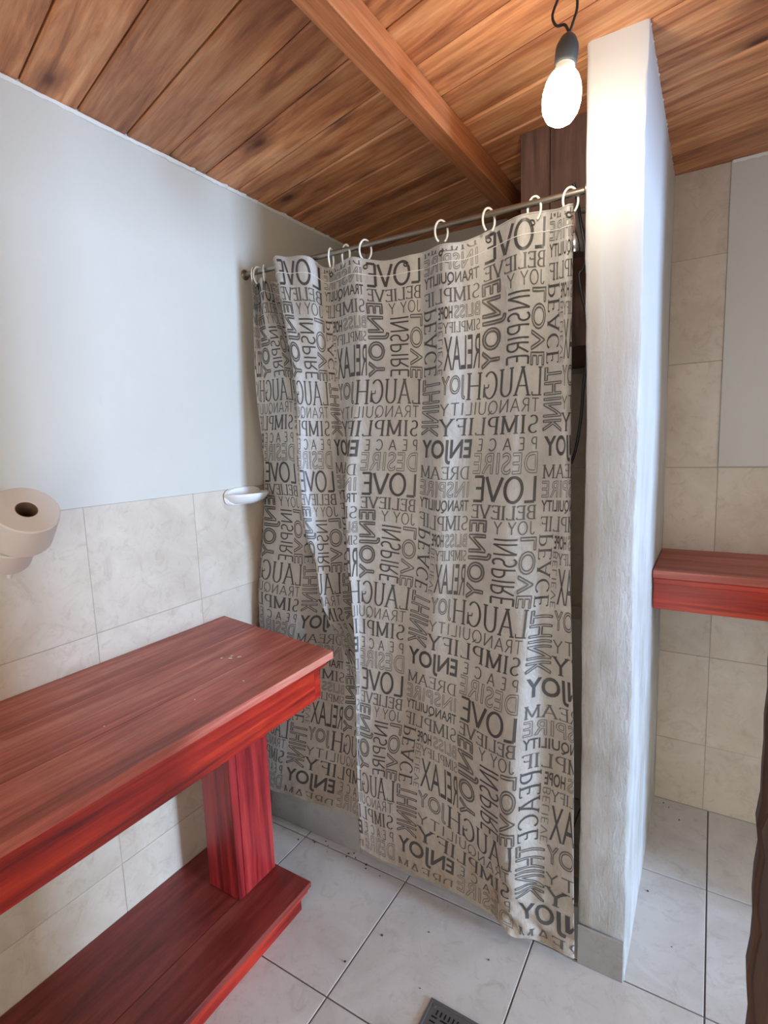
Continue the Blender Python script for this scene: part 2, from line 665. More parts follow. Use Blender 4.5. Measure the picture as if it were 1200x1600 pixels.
box('skirting_tile', PX0 + 0.002, PX1 - 0.002, PY - 0.009, PY - 0.002, 0.0, 0.122, M['greytile'], pw, bev=0.0012)

# right wall with the doorway, wall behind the camera with an added opening
DY0, DY1, DZ = 0.79, 1.72, 2.07
wr = thing('wall_right', None, None, (0, 0, 0))
tag(wr, kind='structure')
box('plaster', XR, XR + 0.12, YF - 0.1, DY0, -0.1, ZC + 0.1, M['plaster'], wr)
box('plaster', XR, XR + 0.12, DY1, YB + 0.1, -0.1, ZC + 0.1, M['plaster'], wr)
box('plaster', XR, XR + 0.12, DY0, DY1, DZ, ZC + 0.1, M['plaster'], wr)
wf = thing('wall_front', None, None, (0, 0, 0))
tag(wf, kind='structure')
WX0, WX1, WZ0, WZ1 = -0.85, 0.75, -0.05, 2.1  # unseen opening, added and sized to let fill light in
box('plaster', XL - 0.1, WX0, YF - 0.12, YF, -0.1, ZC + 0.1, M['plaster'], wf)
box('plaster', WX1, XR + 0.1, YF - 0.12, YF, -0.1, ZC + 0.1, M['plaster'], wf)
box('plaster', WX0, WX1, YF - 0.12, YF, -0.1, WZ0, M['plaster'], wf)
box('plaster', WX0, WX1, YF - 0.12, YF, WZ1, ZC + 0.1, M['plaster'], wf)
# far wall of the room next door, with its window
wx = thing('wall_far', None, None, (0, 0, 0))
tag(wx, kind='structure')
box('plaster', 5.0, 5.1, -2.5, 0.58, -0.1, 2.6, M['plaster'], wx)
box('plaster', 5.0, 5.1, 1.42, 3.5, -0.1, 2.6, M['plaster'], wx)
box('plaster', 5.0, 5.1, 0.58, 1.42, -0.1, 0.45, M['plaster'], wx)
box('plaster', 5.0, 5.1, 0.58, 1.42, 2.05, 2.6, M['plaster'], wx)

# ceiling: oblique pine boards above everything
ce = box('ceiling', XL - 0.12, XR + 0.12, YF - 0.12, YB + 0.15, ZC + 0.016, ZC + 0.1, M['darkgap'])
tag(ce, kind='structure')
TH = math.atan(-0.245)
ux, uy = math.cos(TH), math.sin(TH)
vx, vy = -uy, ux


def clip(poly, nx, ny, c):
    out = []
    for i in range(len(poly)):
        p, q = poly[i], poly[(i + 1) % len(poly)]
        dp, dq = p[0] * nx + p[1] * ny - c, q[0] * nx + q[1] * ny - c
        if dp <= 0:
            out.append(p)
        if (dp < 0 < dq) or (dq < 0 < dp):
            k = dp / (dp - dq)
            out.append((p[0] + (q[0] - p[0]) * k, p[1] + (q[1] - p[1]) * k))
    return out


PW = 0.1425 * math.cos(TH)
for k in range(-14, 24):
    y0 = 0.781 + 0.1425 * k
    o = (XL, y0)
    gap = 0.002
    s0, s1 = gap, PW - gap
    poly = [(o[0] + ux * a + vx * s, o[1] + uy * a + vy * s) for a, s in ((-1.2, s0), (3.4, s0), (3.4, s1), (-1.2, s1))]
    for nx, ny, c in ((1, 0, XR + 0.05), (-1, 0, -(XL - 0.03)), (0, 1, YB + 0.03), (0, -1, -(YF - 0.03))):
        poly = clip(poly, nx, ny, c)
        if len(poly) < 3:
            break
    if len(poly) < 3:
        continue
    zj = ZC + random.uniform(-0.0012, 0.0012)
    # local frame along the board so that the grain follows it
    q = [((p[0] - o[0]) * ux + (p[1] - o[1]) * uy, (p[0] - o[0]) * vx + (p[1] - o[1]) * vy) for p in poly]
    ob = prism('ceiling_board', q, 0, 0.018, M['ceil'], None, loc=(0, 0, 0), cham=0.0045)
    ob.parent = ce
    ob.rotation_euler = (0, 0, TH)
    ob.location = Vector((o[0], o[1], zj)) - world_loc(ce)

beam = thing('ceiling_beam', 'rectangular pine beam running under the ceiling boards', 'beam', (-0.68, 1.0, 2.325))
me = box_mesh(YB - YF - 0.004, 0.06, 0.0745, 0.003, 1, 'beam')
b = link('timber', me, M['beam'], beam, (-0.68, (YB + YF) / 2, 2.362))
b.rotation_euler = (0, 0, math.pi / 2)


# ragged mortar line where the left wall and back wall meet the ceiling
def rag(name, pts, nrm, seed, k=1.0):
    rr = random.Random(seed)
    bm = bmesh.new()
    prev = None
    n = len(pts)
    for i, p in enumerate(pts):
        wv = 0.5 + 0.5 * math.sin(i * 0.21 + seed) * math.sin(i * 0.083)
        d = (0.002 + 0.007 * wv + rr.uniform(0, 0.003) + (0.008 if rr.random() < 0.06 else 0)) * k
        h = rr.uniform(0.002, 0.006)
        a = bm.verts.new(Vector(p) + Vector((0, 0, 0.004)))
        b_ = bm.verts.new(Vector(p) + Vector(nrm) * d + Vector((0, 0, -0.0005 - h * 0.3)))
        c = bm.verts.new(Vector(p) + Vector(nrm) * 0.002 + Vector((0, 0, -0.006 - h)))
        if prev:
            bm.faces.new((prev[0], a, b_, prev[1]))
            bm.faces.new((prev[1], b_, c, prev[2]))
            bm.faces.new((prev[0], prev[2], c, a))
        else:
            bm.faces.new((a, b_, c))
        prev = (a, b_, c)
    bm.faces.new((prev[0], prev[2], prev[1]))
    bmesh.ops.recalc_face_normals(bm, faces=bm.faces)
    return link(name, bm_mesh(name, bm), M['plaster_rag'])


tr = rag('trim_1', [(XL + 0.005, YF + (YB - YF) * i / 260, ZC - 0.001) for i in range(261)], (1, 0, 0), 3)
tag(tr, kind='structure')
tr = rag('trim_2', [(0.02 + (XR - 0.02) * i / 70, YB - 0.006, ZC - 0.001) for i in range(71)], (0, -1, 0), 4)
tag(tr, kind='structure')
tr = rag('trim_3', [(PX1 - 0.002, PY + 0.03 + (YB - PY - 0.03) * i / 260, ZC - 0.001) for i in range(261)], (1, 0, 0), 6, 0.4)
tag(tr, kind='structure')

# ------------------------------------------------------------------ shower curb
cb = thing('shower_curb', 'low grey tiled shower curb under the curtain', 'curb', (-0.9, 1.5, 0))
cx = [XL + 0.001, -1.05, -0.61, PX0 - 0.002]
box('core', XL + 0.001, PX0 - 0.003, 1.466, 1.555, 0.0005, 0.132, M['grout'], cb)
for i in range(3):
    box('tile', cx[i] + 0.001, cx[i + 1] - 0.001, 1.456, 1.4658, 0.0005, 0.140, M['greytile'], cb, bev=0.0012)
    box('tile', cx[i] + 0.001, cx[i + 1] - 0.001, 1.4665, 1.565, 0.1322, 0.1415, M['greytile'], cb, bev=0.0012)

# ------------------------------------------------------------------ red counter on the left
ct = thing('counter', 'long red-stained wooden counter with post and plinth along the tiled wall', 'counter', (-1.2, 0.6, 0))
ZT = 0.895
Y0C = -0.35


def end_y(x):        # far end of the top is cut slightly out of square
    return 1.289 + (x - XL) / (-0.93 - XL) * (1.198 - 1.289)


bx = [XL + 0.002, -1.300, -1.105, -0.930]
for i in range(3):
    a, b2 = bx[i] + 0.0008, bx[i + 1] - 0.0008
    prism('top_board', [(a, Y0C), (b2, Y0C), (b2, end_y(b2)), (a, end_y(a))], ZT - 0.022, ZT - random.uniform(0, 0.0008), M['redtop'] if i else M['redtop'], ct)
box('apron', -0.978, -0.952, Y0C + 0.02, 1.135, 0.764, ZT - 0.0225, M['red'], ct, bev=0.002)
box('apron', XL + 0.01, -0.9535, 1.136, 1.162, 0.764, ZT - 0.0225, M['red'], ct, bev=0.002)
box('lip_moulding', -0.9518, -0.938, Y0C + 0.01, 1.176, ZT - 0.036, ZT - 0.0225, M['red'], ct, bev=0.003, seg=2)
for (y0, y1) in ((1.022, 1.182), (-0.18, -0.02)):
    box('post', -1.345, -1.2145, y0, y1, 0.0925, 0.8725 if y0 < 0.5 else 0.8725, M['redleg'], ct, bev=0.002)
    box('post_board', -1.2143, -1.208, y0 + 0.028, y1, 0.0925, 0.8725, M['redleg'], ct, bev=0.0012)
    box('post_strip', -1.2143, -1.209, y0, y0 + 0.0265, 0.0925, 0.8725, M['redleg'], ct, bev=0.0012)
# plinth
box('plinth_board', XL + 0.002, -1.2195, Y0C, 1.188, 0.072, 0.0915, M['redplinth'], ct, bev=0.0012)
box('plinth_board', -1.218, -1.062, Y0C, 1.192, 0.073, 0.0922, M['redplinth'], ct, bev=0.002)
box('plinth_moulding', -1.18, -1.069, Y0C, 1.184, 0.056, 0.0728, M['red'], ct, bev=0.004, seg=2)
box('plinth_base', XL + 0.002, -1.085, Y0C, 1.166, 0.0005, 0.056, M['red'], ct, bev=0.002)
bm = bmesh.new()
rr = random.Random(2)
for (x, y, r) in ((-1.165, 1.02, 0.007), (-1.15, 1.04, 0.006), (-1.175, 1.035, 0.004), (-1.19, 1.01, 0.004), (-1.02, 0.93, 0.003), (-1.05, 0.80, 0.0025), (-1.13, 0.62, 0.0025), (-1.27, 0.47, 0.004)):
    vs = [bm.verts.new((x + r * (0.7 + rr.random() * 0.6) * math.cos(a), y + r * (0.7 + rr.random() * 0.6) * math.sin(a), ZT + 0.0009)) for a in (0, 0.9, 1.8, 2.7, 3.6, 4.5, 5.4)]
    bm.faces.new(vs)
bmesh.ops.translate(bm, vec=-Vector((-1.2, 0.6, 0)), verts=bm.verts)
fl = link('paint_fleck', bm_mesh('paint_fleck', bm), M['fleck'], ct, (-1.2, 0.6, 0))
fl['kind'] = 'stuff'

# ------------------------------------------------------------------ red shelf in the niche
sh = thing('counter', 'short red wooden counter fixed across the tiled niche', 'counter', (0.4, 2.1, 0.918))
box('top_board', PX1 + 0.001, XR - 0.001, 1.915, 2.11, 1.024, 1.050, M['redshelftop'], sh, bev=0.002)
box('top_board', PX1 + 0.001, XR - 0.001, 2.1115, YB - 0.008, 1.024, 1.0495, M['redshelftop'], sh, bev=0.002)
box('apron', PX1 + 0.003, XR - 0.001, 1.930, 1.955, 0.917, 1.0235, M['redshelf'], sh, bev=0.002)
box('lip_moulding', PX1 + 0.002, XR - 0.001, 1.920, 1.9295, 1.004, 1.0235, M['redshelf'], sh, bev=0.003, seg=2)

# ------------------------------------------------------------------ boxed-in boards over the shower
bo = thing('boxed_duct', 'brown box of upright boards hanging from the ceiling behind the shower rod', 'wooden box', (-0.4, 2.0, 1.76))
bxs = [-0.530, -0.442, -0.2855]
box('board', -0.530, -0.4435, 1.72, 1.738, 1.76, ZC - 0.003, M['box'], bo, bev=0.0015)
box('board', -0.4415, -0.2955, 1.72, 1.738, 1.76, ZC - 0.003, M['box'], bo, bev=0.0015)
box('side_board', -0.530, -0.512, 1.7385, YB - 0.012, 1.76, ZC - 0.003, M['box'], bo, bev=0.0015)
box('bottom_board', -0.5115, -0.2955, 1.7385, YB - 0.012, 1.76, 1.776, M['box'], bo, bev=0.0015)

# ------------------------------------------------------------------ white ledge at the back of the shower
lg = slab = box('shower_ledge', -0.60, PX0 - 0.004, 2.13, YB - 0.002, 0.0008, 0.775, M['plaster'], None, bev=0.012, seg=3)
tag(lg, 'white plastered ledge in the corner of the shower beside the partition', 'ledge')

# ------------------------------------------------------------------ shower head, pipe and cable
so = thing('shower_sprayer', 'chrome shower head hanging beside the partition', 'shower', (-0.325, 1.60, 1.98))
HX, HY = -0.346, 1.60
me = lathe_mesh([(0, 0), (0.030, 0.0), (0.032, 0.006), (0.030, 0.03), (0.022, 0.07), (0.013, 0.095), (0.011, 0.11), (0, 0.11)], 24)
link('spray_body', me, M['chrome'], so, (HX, HY, 1.985))
link('supply_pipe', tube_mesh([(0, 0, 0), (0.002, 0.006, 0.008), (0.012, 0.02, 0.012), (0.036, 0.03, 0.012), (0.062, 0.03, 0.012)], 0.008), M['chrome'], so, (HX, HY, 2.09))
pts = []
for (x, y, Y) in ((896, 286, 1.515), (900, 300, 1.525), (908, 350, 1.56), (915, 395, 1.57), (911, 420, 1.58), (905, 430, 1.58), (910, 465, 1.58), (916, 490, 1.58), (921, 530, 1.575),
                  (918, 560, 1.57), (912, 600, 1.57), (908, 650, 1.57), (901, 695, 1.57), (893, 722, 1.575), (880, 745, 1.58)):
    pts.append(on_y(x, y, Y))


def spline(pts, n=6):
    out = []
    P = [Vector(p) for p in pts]
    for i in range(len(P) - 1):
        p0 = P[max(i - 1, 0)]; p1 = P[i]; p2 = P[i + 1]; p3 = P[min(i + 2, len(P) - 1)]
        for k in range(n):
            u = k / n
            out.append(0.5 * ((2 * p1) + (p2 - p0) * u + (2 * p0 - 5 * p1 + 4 * p2 - p3) * u * u + (3 * p1 - p0 - 3 * p2 + p3) * u ** 3))
    out.append(P[-1])
    return out


cab = spline(pts)
cab = [Vector((min(p.x, PX0 - 0.008), p.y, p.z)) for p in cab]
c0 = cab[0].copy()
co = link('cable', tube_mesh([p - c0 for p in cab], 0.0042, 8), M['black'], None, c0)
tag(co, 'black cable looped down between the curtain and the partition', 'cable')

# ------------------------------------------------------------------ curtain rod and rings
ROD_A = Vector((XL + 0.006, 1.50, 2.117))
ROD_B = Vector((PX0 - 0.012, 1.50, 2.103))
rod = thing('curtain_rod', 'thin dull steel rod carrying the shower curtain', 'rod', (-0.9, 1.5, 2.11))
link('bar', tube_mesh([ROD_A - Vector((0, 0, 0)), ROD_B], 0.0085, 14), M['steel'], rod)
rod.children[0].location = -rod.location
for e, s in ((ROD_A, 1), (ROD_B, -1)):
    link('end_flange', lathe_mesh([(0, 0), (0.018, 0), (0.018, 0.004), (0.011, 0.008), (0.0, 0.008)], 20, axis=(s, 0, 0)), M['steel'], rod, e - Vector((s * 0.001, 0, 0)))


def rod_at(px):
    best, bd = None, 9
    for i in range(400):
        p = ROD_A.lerp(ROD_B, i / 399)
        q = RC.transposed() @ (p - Vector((0, 0, CAM_H)))
        x = 600 + F_PX * q.x / q.y
        if abs(x - px) < bd:
            bd, best = abs(x - px), p
    return best


ring_px = [(396, 20), (404, -25), (413, 35), (517, 12), (540, 75), (571, -48), (689, -50), (763, -38), (835, 78), (891, -62)]
ORD = ['tenth', 'ninth', 'eighth', 'seventh', 'sixth', 'fifth', 'fourth', 'third', 'second', 'first']
rpts = []
for k in range(29):                      # open loop, gap low at one side
    a = math.radians(-62 + 304 * k / 28)
    rpts.append((0.019 * math.cos(a), 0, -0.019 + 0.031 * math.sin(a) + 0.004))
ring_me = tube_mesh(rpts, 0.0031, 8)
for k, (px, rz) in enumerate(ring_px):
    p = rod_at(px)
    o = link('curtain_ring', ring_me, M['whiteplastic'], None, (p.x, p.y, p.z))
    o.rotation_euler = (0, 0, math.radians(rz) + math.radians(90))
    tag(o, 'white C-shaped curtain ring, %s along the rod from the partition' % ORD[k], 'curtain ring', 'white rings on the shower rod')

# ------------------------------------------------------------------ shower curtain
# cloth coordinates: U across (one print repeat = 1), T down (one print repeat = 1)
UK = np.array([-3.2, -3.0, -2.8, -2.6, -2.45, -2.25, -2.05, -1.8, -1.6, -1.45, -1.25, -1.1, -1.0, -0.8, -0.6, -0.45, -0.3, -0.1, 0.1, 0.3, 0.5, 0.65, 0.78, 0.84, 0.92])
TK = np.array([-0.565, 0.0, 0.5, 0.8, 1.2, 1.6, 2.0, 2.47])
XPX = np.array([
    [394, 400, 408, 418, 424, 434, 428, 450, 482, 505, 527, 550, 566, 602, 640, 664, 688, 728, 772, 812, 853, 875, 890, 896, 890],
    [399, 412, 428, 446, 458, 470, 458, 478, 500, 516, 533, 557, 575, 609, 641, 664, 689, 731, 770, 808, 846, 872, 887, 893, 888],
    [400, 413, 430, 452, 466, 480, 468, 485, 510, 527, 546, 541, 560, 596, 634, 658, 681, 718, 753, 795, 838, 868, 886, 892, 886],
    [399, 413, 438, 459, 474, 490, 478, 494, 514, 538, 553, 541, 560, 594, 628, 654, 678, 713, 748, 788, 832, 860, 884, 892, 886],
    [397, 405, 427, 456, 474, 503, 520, 505, 525, 540, 558, 551, 562, 588, 618, 642, 668, 704, 740, 778, 816, 850, 880, 893, 888],
    [399, 410, 428, 444, 460, 495, 533, 554, 562, 567, 568, 556, 563, 585, 612, 636, 660, 697, 730, 765, 804, 846, 884, 896, 891],
    [402, 412, 426, 440, 457, 490, 528, 553, 566, 573, 571, 557, 563, 581, 602, 624, 652, 700, 734, 766, 798, 838, 876, 895, 890],
    [410, 414, 420, 429, 443, 478, 516, 547, 562, 572, 573, 562, 572, 589, 606, 623, 650, 692, 730, 765, 800, 838, 873, 896, 891]], float)
YOF = np.array([
    [-.03, .02, -.02, .01, .03, .035, -.036, -.038, -.034, .02, .026, -.022, -.012, .004, .016, .026, -.030, -.012, .024, -.022, .014, -.008, -.016, -.004, .014],
    [-.015, .0, .0, .0, .018, .045, -.050, -.038, -.014, .006, .022, -.026, -.020, -.008, .008, .028, -.032, -.010, .016, -.018, .012, -.008, -.014, -.004, .014],
    [.060, .055, .045, .022, .020, .050, -.050, -.036, -.012, .016, .045, -.032, -.018, -.006, .008, .024, -.024, -.004, .012, -.016, .006, -.010, -.014, -.004, .014],
    [.050, .040, .020, .008, .018, .052, -.048, -.034, -.006, .034, .055, -.036, -.018, -.006, .006, .018, -.014, .0, .008, -.018, -.010, .004, -.006, -.002, .014],
    [.020, .005, -.020, -.022, -.008, .030, .055, -.032, .0, .034, .055, -.036, -.018, -.006, .006, .010, -.008, .0, .006, -.016, -.026, .010, .004, .0, .014],
    [.028, .010, -.012, -.018, -.008, .014, .030, .050, .062, .066, .05, -.030, -.018, -.004, .004, .008, .0, .006, .008, -.012, -.036, .012, .010, .006, .014],
    [.040, .022, .002, -.004, .004, .020, .034, .050, .060, .06, .046, -.022, -.014, -.004, .004, .004, .0, .006, .006, -.010, -.038, .010, .012, .008, .014],
    [.054, .044, .034, .030, .034, .044, .050, .058, .062, .06, .042, -.010, -.006, .0, .004, .002, .0, .004, .004, -.008, -.024, .004, .010, .008, .014]])
YBASE = np.array([1.50, 1.482, 1.468, 1.456, 1.440, 1.420, 1.402, 1.385])
H_T = 0.645
Rn = np.array(RC)


def z_of(T):
    return 1.684 - H_T * T


def x_for(px, Y, Z):
    """world X on the horizontal line (Y, Z) that the pixel column px looks at"""
    # camera coords q = R^T (P - C); need q.x/q.y = a
    a = (px - 600) / F_PX
    m = Rn[:, 0] - a * Rn[:, 1]           # m . (P-C) = 0
    return -(m[1] * Y + m[2] * (Z - CAM_H)) / m[0]


ZK = z_of(TK)[:, None] + np.zeros((1, len(UK)))
YKK = YBASE[:, None] + YOF
dz_top = np.interp(UK, [-3.2, -2.6, -2.3, -1.8, -1.4, -1.15, -0.8, -0.45, -0.1, 0.1, 0.3, 0.5, 0.7, 0.92], [.0, .0, .014, .02, .006, .004, -.012, .004, -.014, 0.004, -.006, .006, -.006, .006])
# heights of the printed rows, read off at four folds: (U, [(T, pixel x, pixel y), ...])
ROWS = [
    (-2.6, [(-0.492, 450, 432), (0.05, 436, 608), (0.508, 440, 738), (1.05, 440, 896), (1.235, 440, 943), (1.905, 470, 1106), (2.345, 478, 1227), (2.44, 480, 1251)]),
    (-1.9, [(-0.492, 470, 432), (0.05, 475, 612), (0.508, 490, 752), (1.05, 515, 913), (1.235, 520, 955), (1.905, 530, 1116), (2.345, 525, 1236), (2.44, 540, 1262)]),
    (-0.75, [(-0.492, 610, 430), (-0.397, 628, 455), (0.05, 605, 611), (0.316, 608, 693), (0.508, 607, 756), (0.603, 620, 784), (1.05, 594, 928), (1.508, 590, 1064), (2.05, 587, 1232), (2.47, 600, 1345)]),
    (-0.3, [(-0.492, 690, 412), (0.05, 690, 606), (0.345, 692, 702), (0.508, 690, 764), (0.584, 695, 792), (0.905, 705, 910), (1.344, 660, 1030), (1.905, 675, 1213), (2.345, 655, 1328), (2.47, 690, 1385)]),
    (0.27, [(-0.492, 812, 369), (-0.397, 812, 403), (-0.334, 800, 430), (0.05, 790, 597), (0.235, 780, 662), (0.398, 785, 724), (0.508, 788, 766), (0.603, 785, 800), (1.05, 785, 972), (1.316, 770, 1062), (1.508, 780, 1131), (2.05, 752, 1322), (2.47, 768, 1428)]),
    (0.7, [(-0.492, 870, 360), (0.05, 868, 592), (0.345, 862, 702), (0.508, 860, 762), (0.905, 870, 915), (1.344, 852, 1080), (1.73, 872, 1218), (1.905, 875, 1292), (2.345, 884, 1450), (2.47, 876, 1488)]),
]
colU, colZ = [], []
for u0, lst in ROWS:
    tt, dz = [], []
    for (tv, px, py) in lst:
        yb_ = np.array([np.interp(u0, UK, YKK[i]) for i in range(len(TK))])
        Yv = float(np.interp(tv, TK, yb_))
        tt.append(tv)
        dz.append(on_y(px, py, Yv).z - z_of(tv))
    colU.append(u0)
    colZ.append(np.interp(TK, tt, dz))
colZ = np.array(colZ)                                   # column, row
for i in range(len(TK)):
    ZK[i] += np.interp(UK, colU, colZ[:, i])
ZK[0] += dz_top + 0.010
ZK[0] = np.where((UK > -2.1) & (UK < -1.55), ZK[0], np.minimum(ZK[0], 2.086))
XK = np.zeros_like(YKK)
for i in range(len(TK)):
    for j in range(len(UK)):
        XK[i, j] = max(x_for(XPX[i, j], YKK[i, j], ZK[i, j]), XL + 0.012 + 0.002 * j)


def cr_eval(xk, yk, x):
    """cubic Hermite along axis 0 with finite-difference tangents limited to avoid overshoot"""
    h = np.diff(xk)
    d = np.diff(yk, axis=0) / h[:, None]
    m = np.zeros_like(yk)
    m[1:-1] = (d[:-1] * h[1:, None] + d[1:] * h[:-1, None]) / (h[:-1] + h[1:])[:, None]
    m[0], m[-1] = d[0], d[-1]
    i = np.clip(np.searchsorted(xk, x) - 1, 0, len(xk) - 2)
    u = ((x - xk[i]) / h[i])[:, None]
    hh = h[i][:, None]
    return ((2 * u ** 3 - 3 * u ** 2 + 1) * yk[i] + (u ** 3 - 2 * u ** 2 + u) * hh * m[i]
            + (-2 * u ** 3 + 3 * u ** 2) * yk[i + 1] + (u ** 3 - u ** 2) * hh * m[i + 1])


NU, NT_ = 440, 330
UG = np.linspace(UK[0], UK[-1], NU + 1)
TG = np.linspace(TK[0], TK[-1], NT_ + 1)
K3 = np.stack([XK, YKK, ZK], -1)                                      # T, U, 3
A = cr_eval(TK, K3.reshape(len(TK), -1), TG).reshape(NT_ + 1, len(UK), 3)
A = cr_eval(UK, A.transpose(1, 0, 2).reshape(len(UK), -1), UG).reshape(NU + 1, NT_ + 1, 3)   # U, T, 3
# creases
rs = np.random.RandomState(11)
UU, TT = np.meshgrid(UG * 0.4, TG * H_T, indexing='ij')
W = np.zeros_like(UU)
for _ in range(26):
    ang = rs.uniform(-0.5, 0.5) + (math.pi / 2 if rs.rand() < 0.2 else 0)
    fr = rs.uniform(14, 60)
    W += np.sin((UU * math.cos(ang) + TT * math.sin(ang)) * fr + rs.uniform(0, 6.28) + 1.2 * np.sin(TT * rs.uniform(2, 6) + rs.uniform(0, 6))) * (9.0 / fr)
W *= 0.0013
crum = np.exp(-((UG[:, None] - 0.55) / 0.22) ** 2) * np.clip((TG[None, :] - 1.9) / 0.5, 0, 1)
W2 = np.zeros_like(UU)
for _ in range(14):
    ang = rs.uniform(0.2, 1.3) * rs.choice([-1, 1])
    fr = rs.uniform(50, 120)
    W2 += np.abs(np.sin((UU * math.cos(ang) + TT * math.sin(ang)) * fr * 0.5 + rs.uniform(0, 6.28))) - 0.6
A[:, :, 1] += W - crum * W2 * 0.005
A[:, :, 0] = np.maximum(A[:, :, 0], XL + 0.010)
# keep the cloth clear of the rod
zrod = ROD_A.z + (A[:, :, 0] - ROD_A.x) / (ROD_B.x - ROD_A.x) * (ROD_B.z - ROD_A.z)
ey, ez = A[:, :, 1] - 1.5, A[:, :, 2] - zrod
er = np.hypot(ey, ez) + 1e-9
push = np.where(er < 0.0115, 0.0115 / er, 1.0)
print('cloth points moved off the rod:', int((er < 0.0115).sum()))
A[:, :, 1] = 1.5 + ey * push
A[:, :, 2] = zrod + ez * push


def grid_normals(A):
    dU = np.gradient(A, axis=0)
    dT = np.gradient(A, axis=1)
    n = np.cross(dT, dU)
    n /= np.linalg.norm(n, axis=-1, keepdims=True) + 1e-12
    return n


NG = grid_normals(A)
# print side = side that faces the room (-Y) on the open parts of the cloth
if NG[int(NU * 0.8), NT_ // 2, 1] > 0:
    NG = -NG

me = bpy.data.meshes.new('curtain_cloth')
CV = A.reshape(-1, 3)
idx = np.arange((NU + 1) * (NT_ + 1)).reshape(NU + 1, NT_ + 1)
quads = np.stack([idx[:-1, :-1], idx[1:, :-1], idx[1:, 1:], idx[:-1, 1:]], -1).reshape(-1, 4)
ORI = Vector((-0.88, 1.45, 0.0))
me.from_pydata((CV - np.array(ORI)).tolist(), [], quads.tolist())
smooth(me)
cur = thing('shower_curtain', 'off-white vinyl shower curtain printed with mirrored grey words', 'shower curtain', ORI)
cloth = link('cloth', me, M['cloth'], cur, ORI)


def cloth_pt(u, t_, off):
    fu = np.clip((u - UG[0]) / (UG[-1] - UG[0]) * NU, 0, NU - 1e-6)
    ft = np.clip((t_ - TG[0]) / (TG[-1] - TG[0]) * NT_, 0, NT_ - 1e-6)
    i = fu.astype(int); j = ft.astype(int)
    a = (fu - i)[:, None]; b = (ft - j)[:, None]

    def s(G):
        return G[i, j] * (1 - a) * (1 - b) + G[i + 1, j] * a * (1 - b) + G[i, j + 1] * (1 - a) * b + G[i + 1, j + 1] * a * b
    n = s(NG)
    n /= np.linalg.norm(n, axis=-1, keepdims=True) + 1e-12
    return s(A) + n * off


# --- lettering.  every letter is built in a unit-height box, x to the right, y up


def arc(cx, cy, rx, ry, a0, a1, n=14):
    return [(cx + rx * math.cos(math.radians(a0 + (a1 - a0) * k / n)), cy + ry * math.sin(math.radians(a0 + (a1 - a0) * k / n))) for k in range(n + 1)]


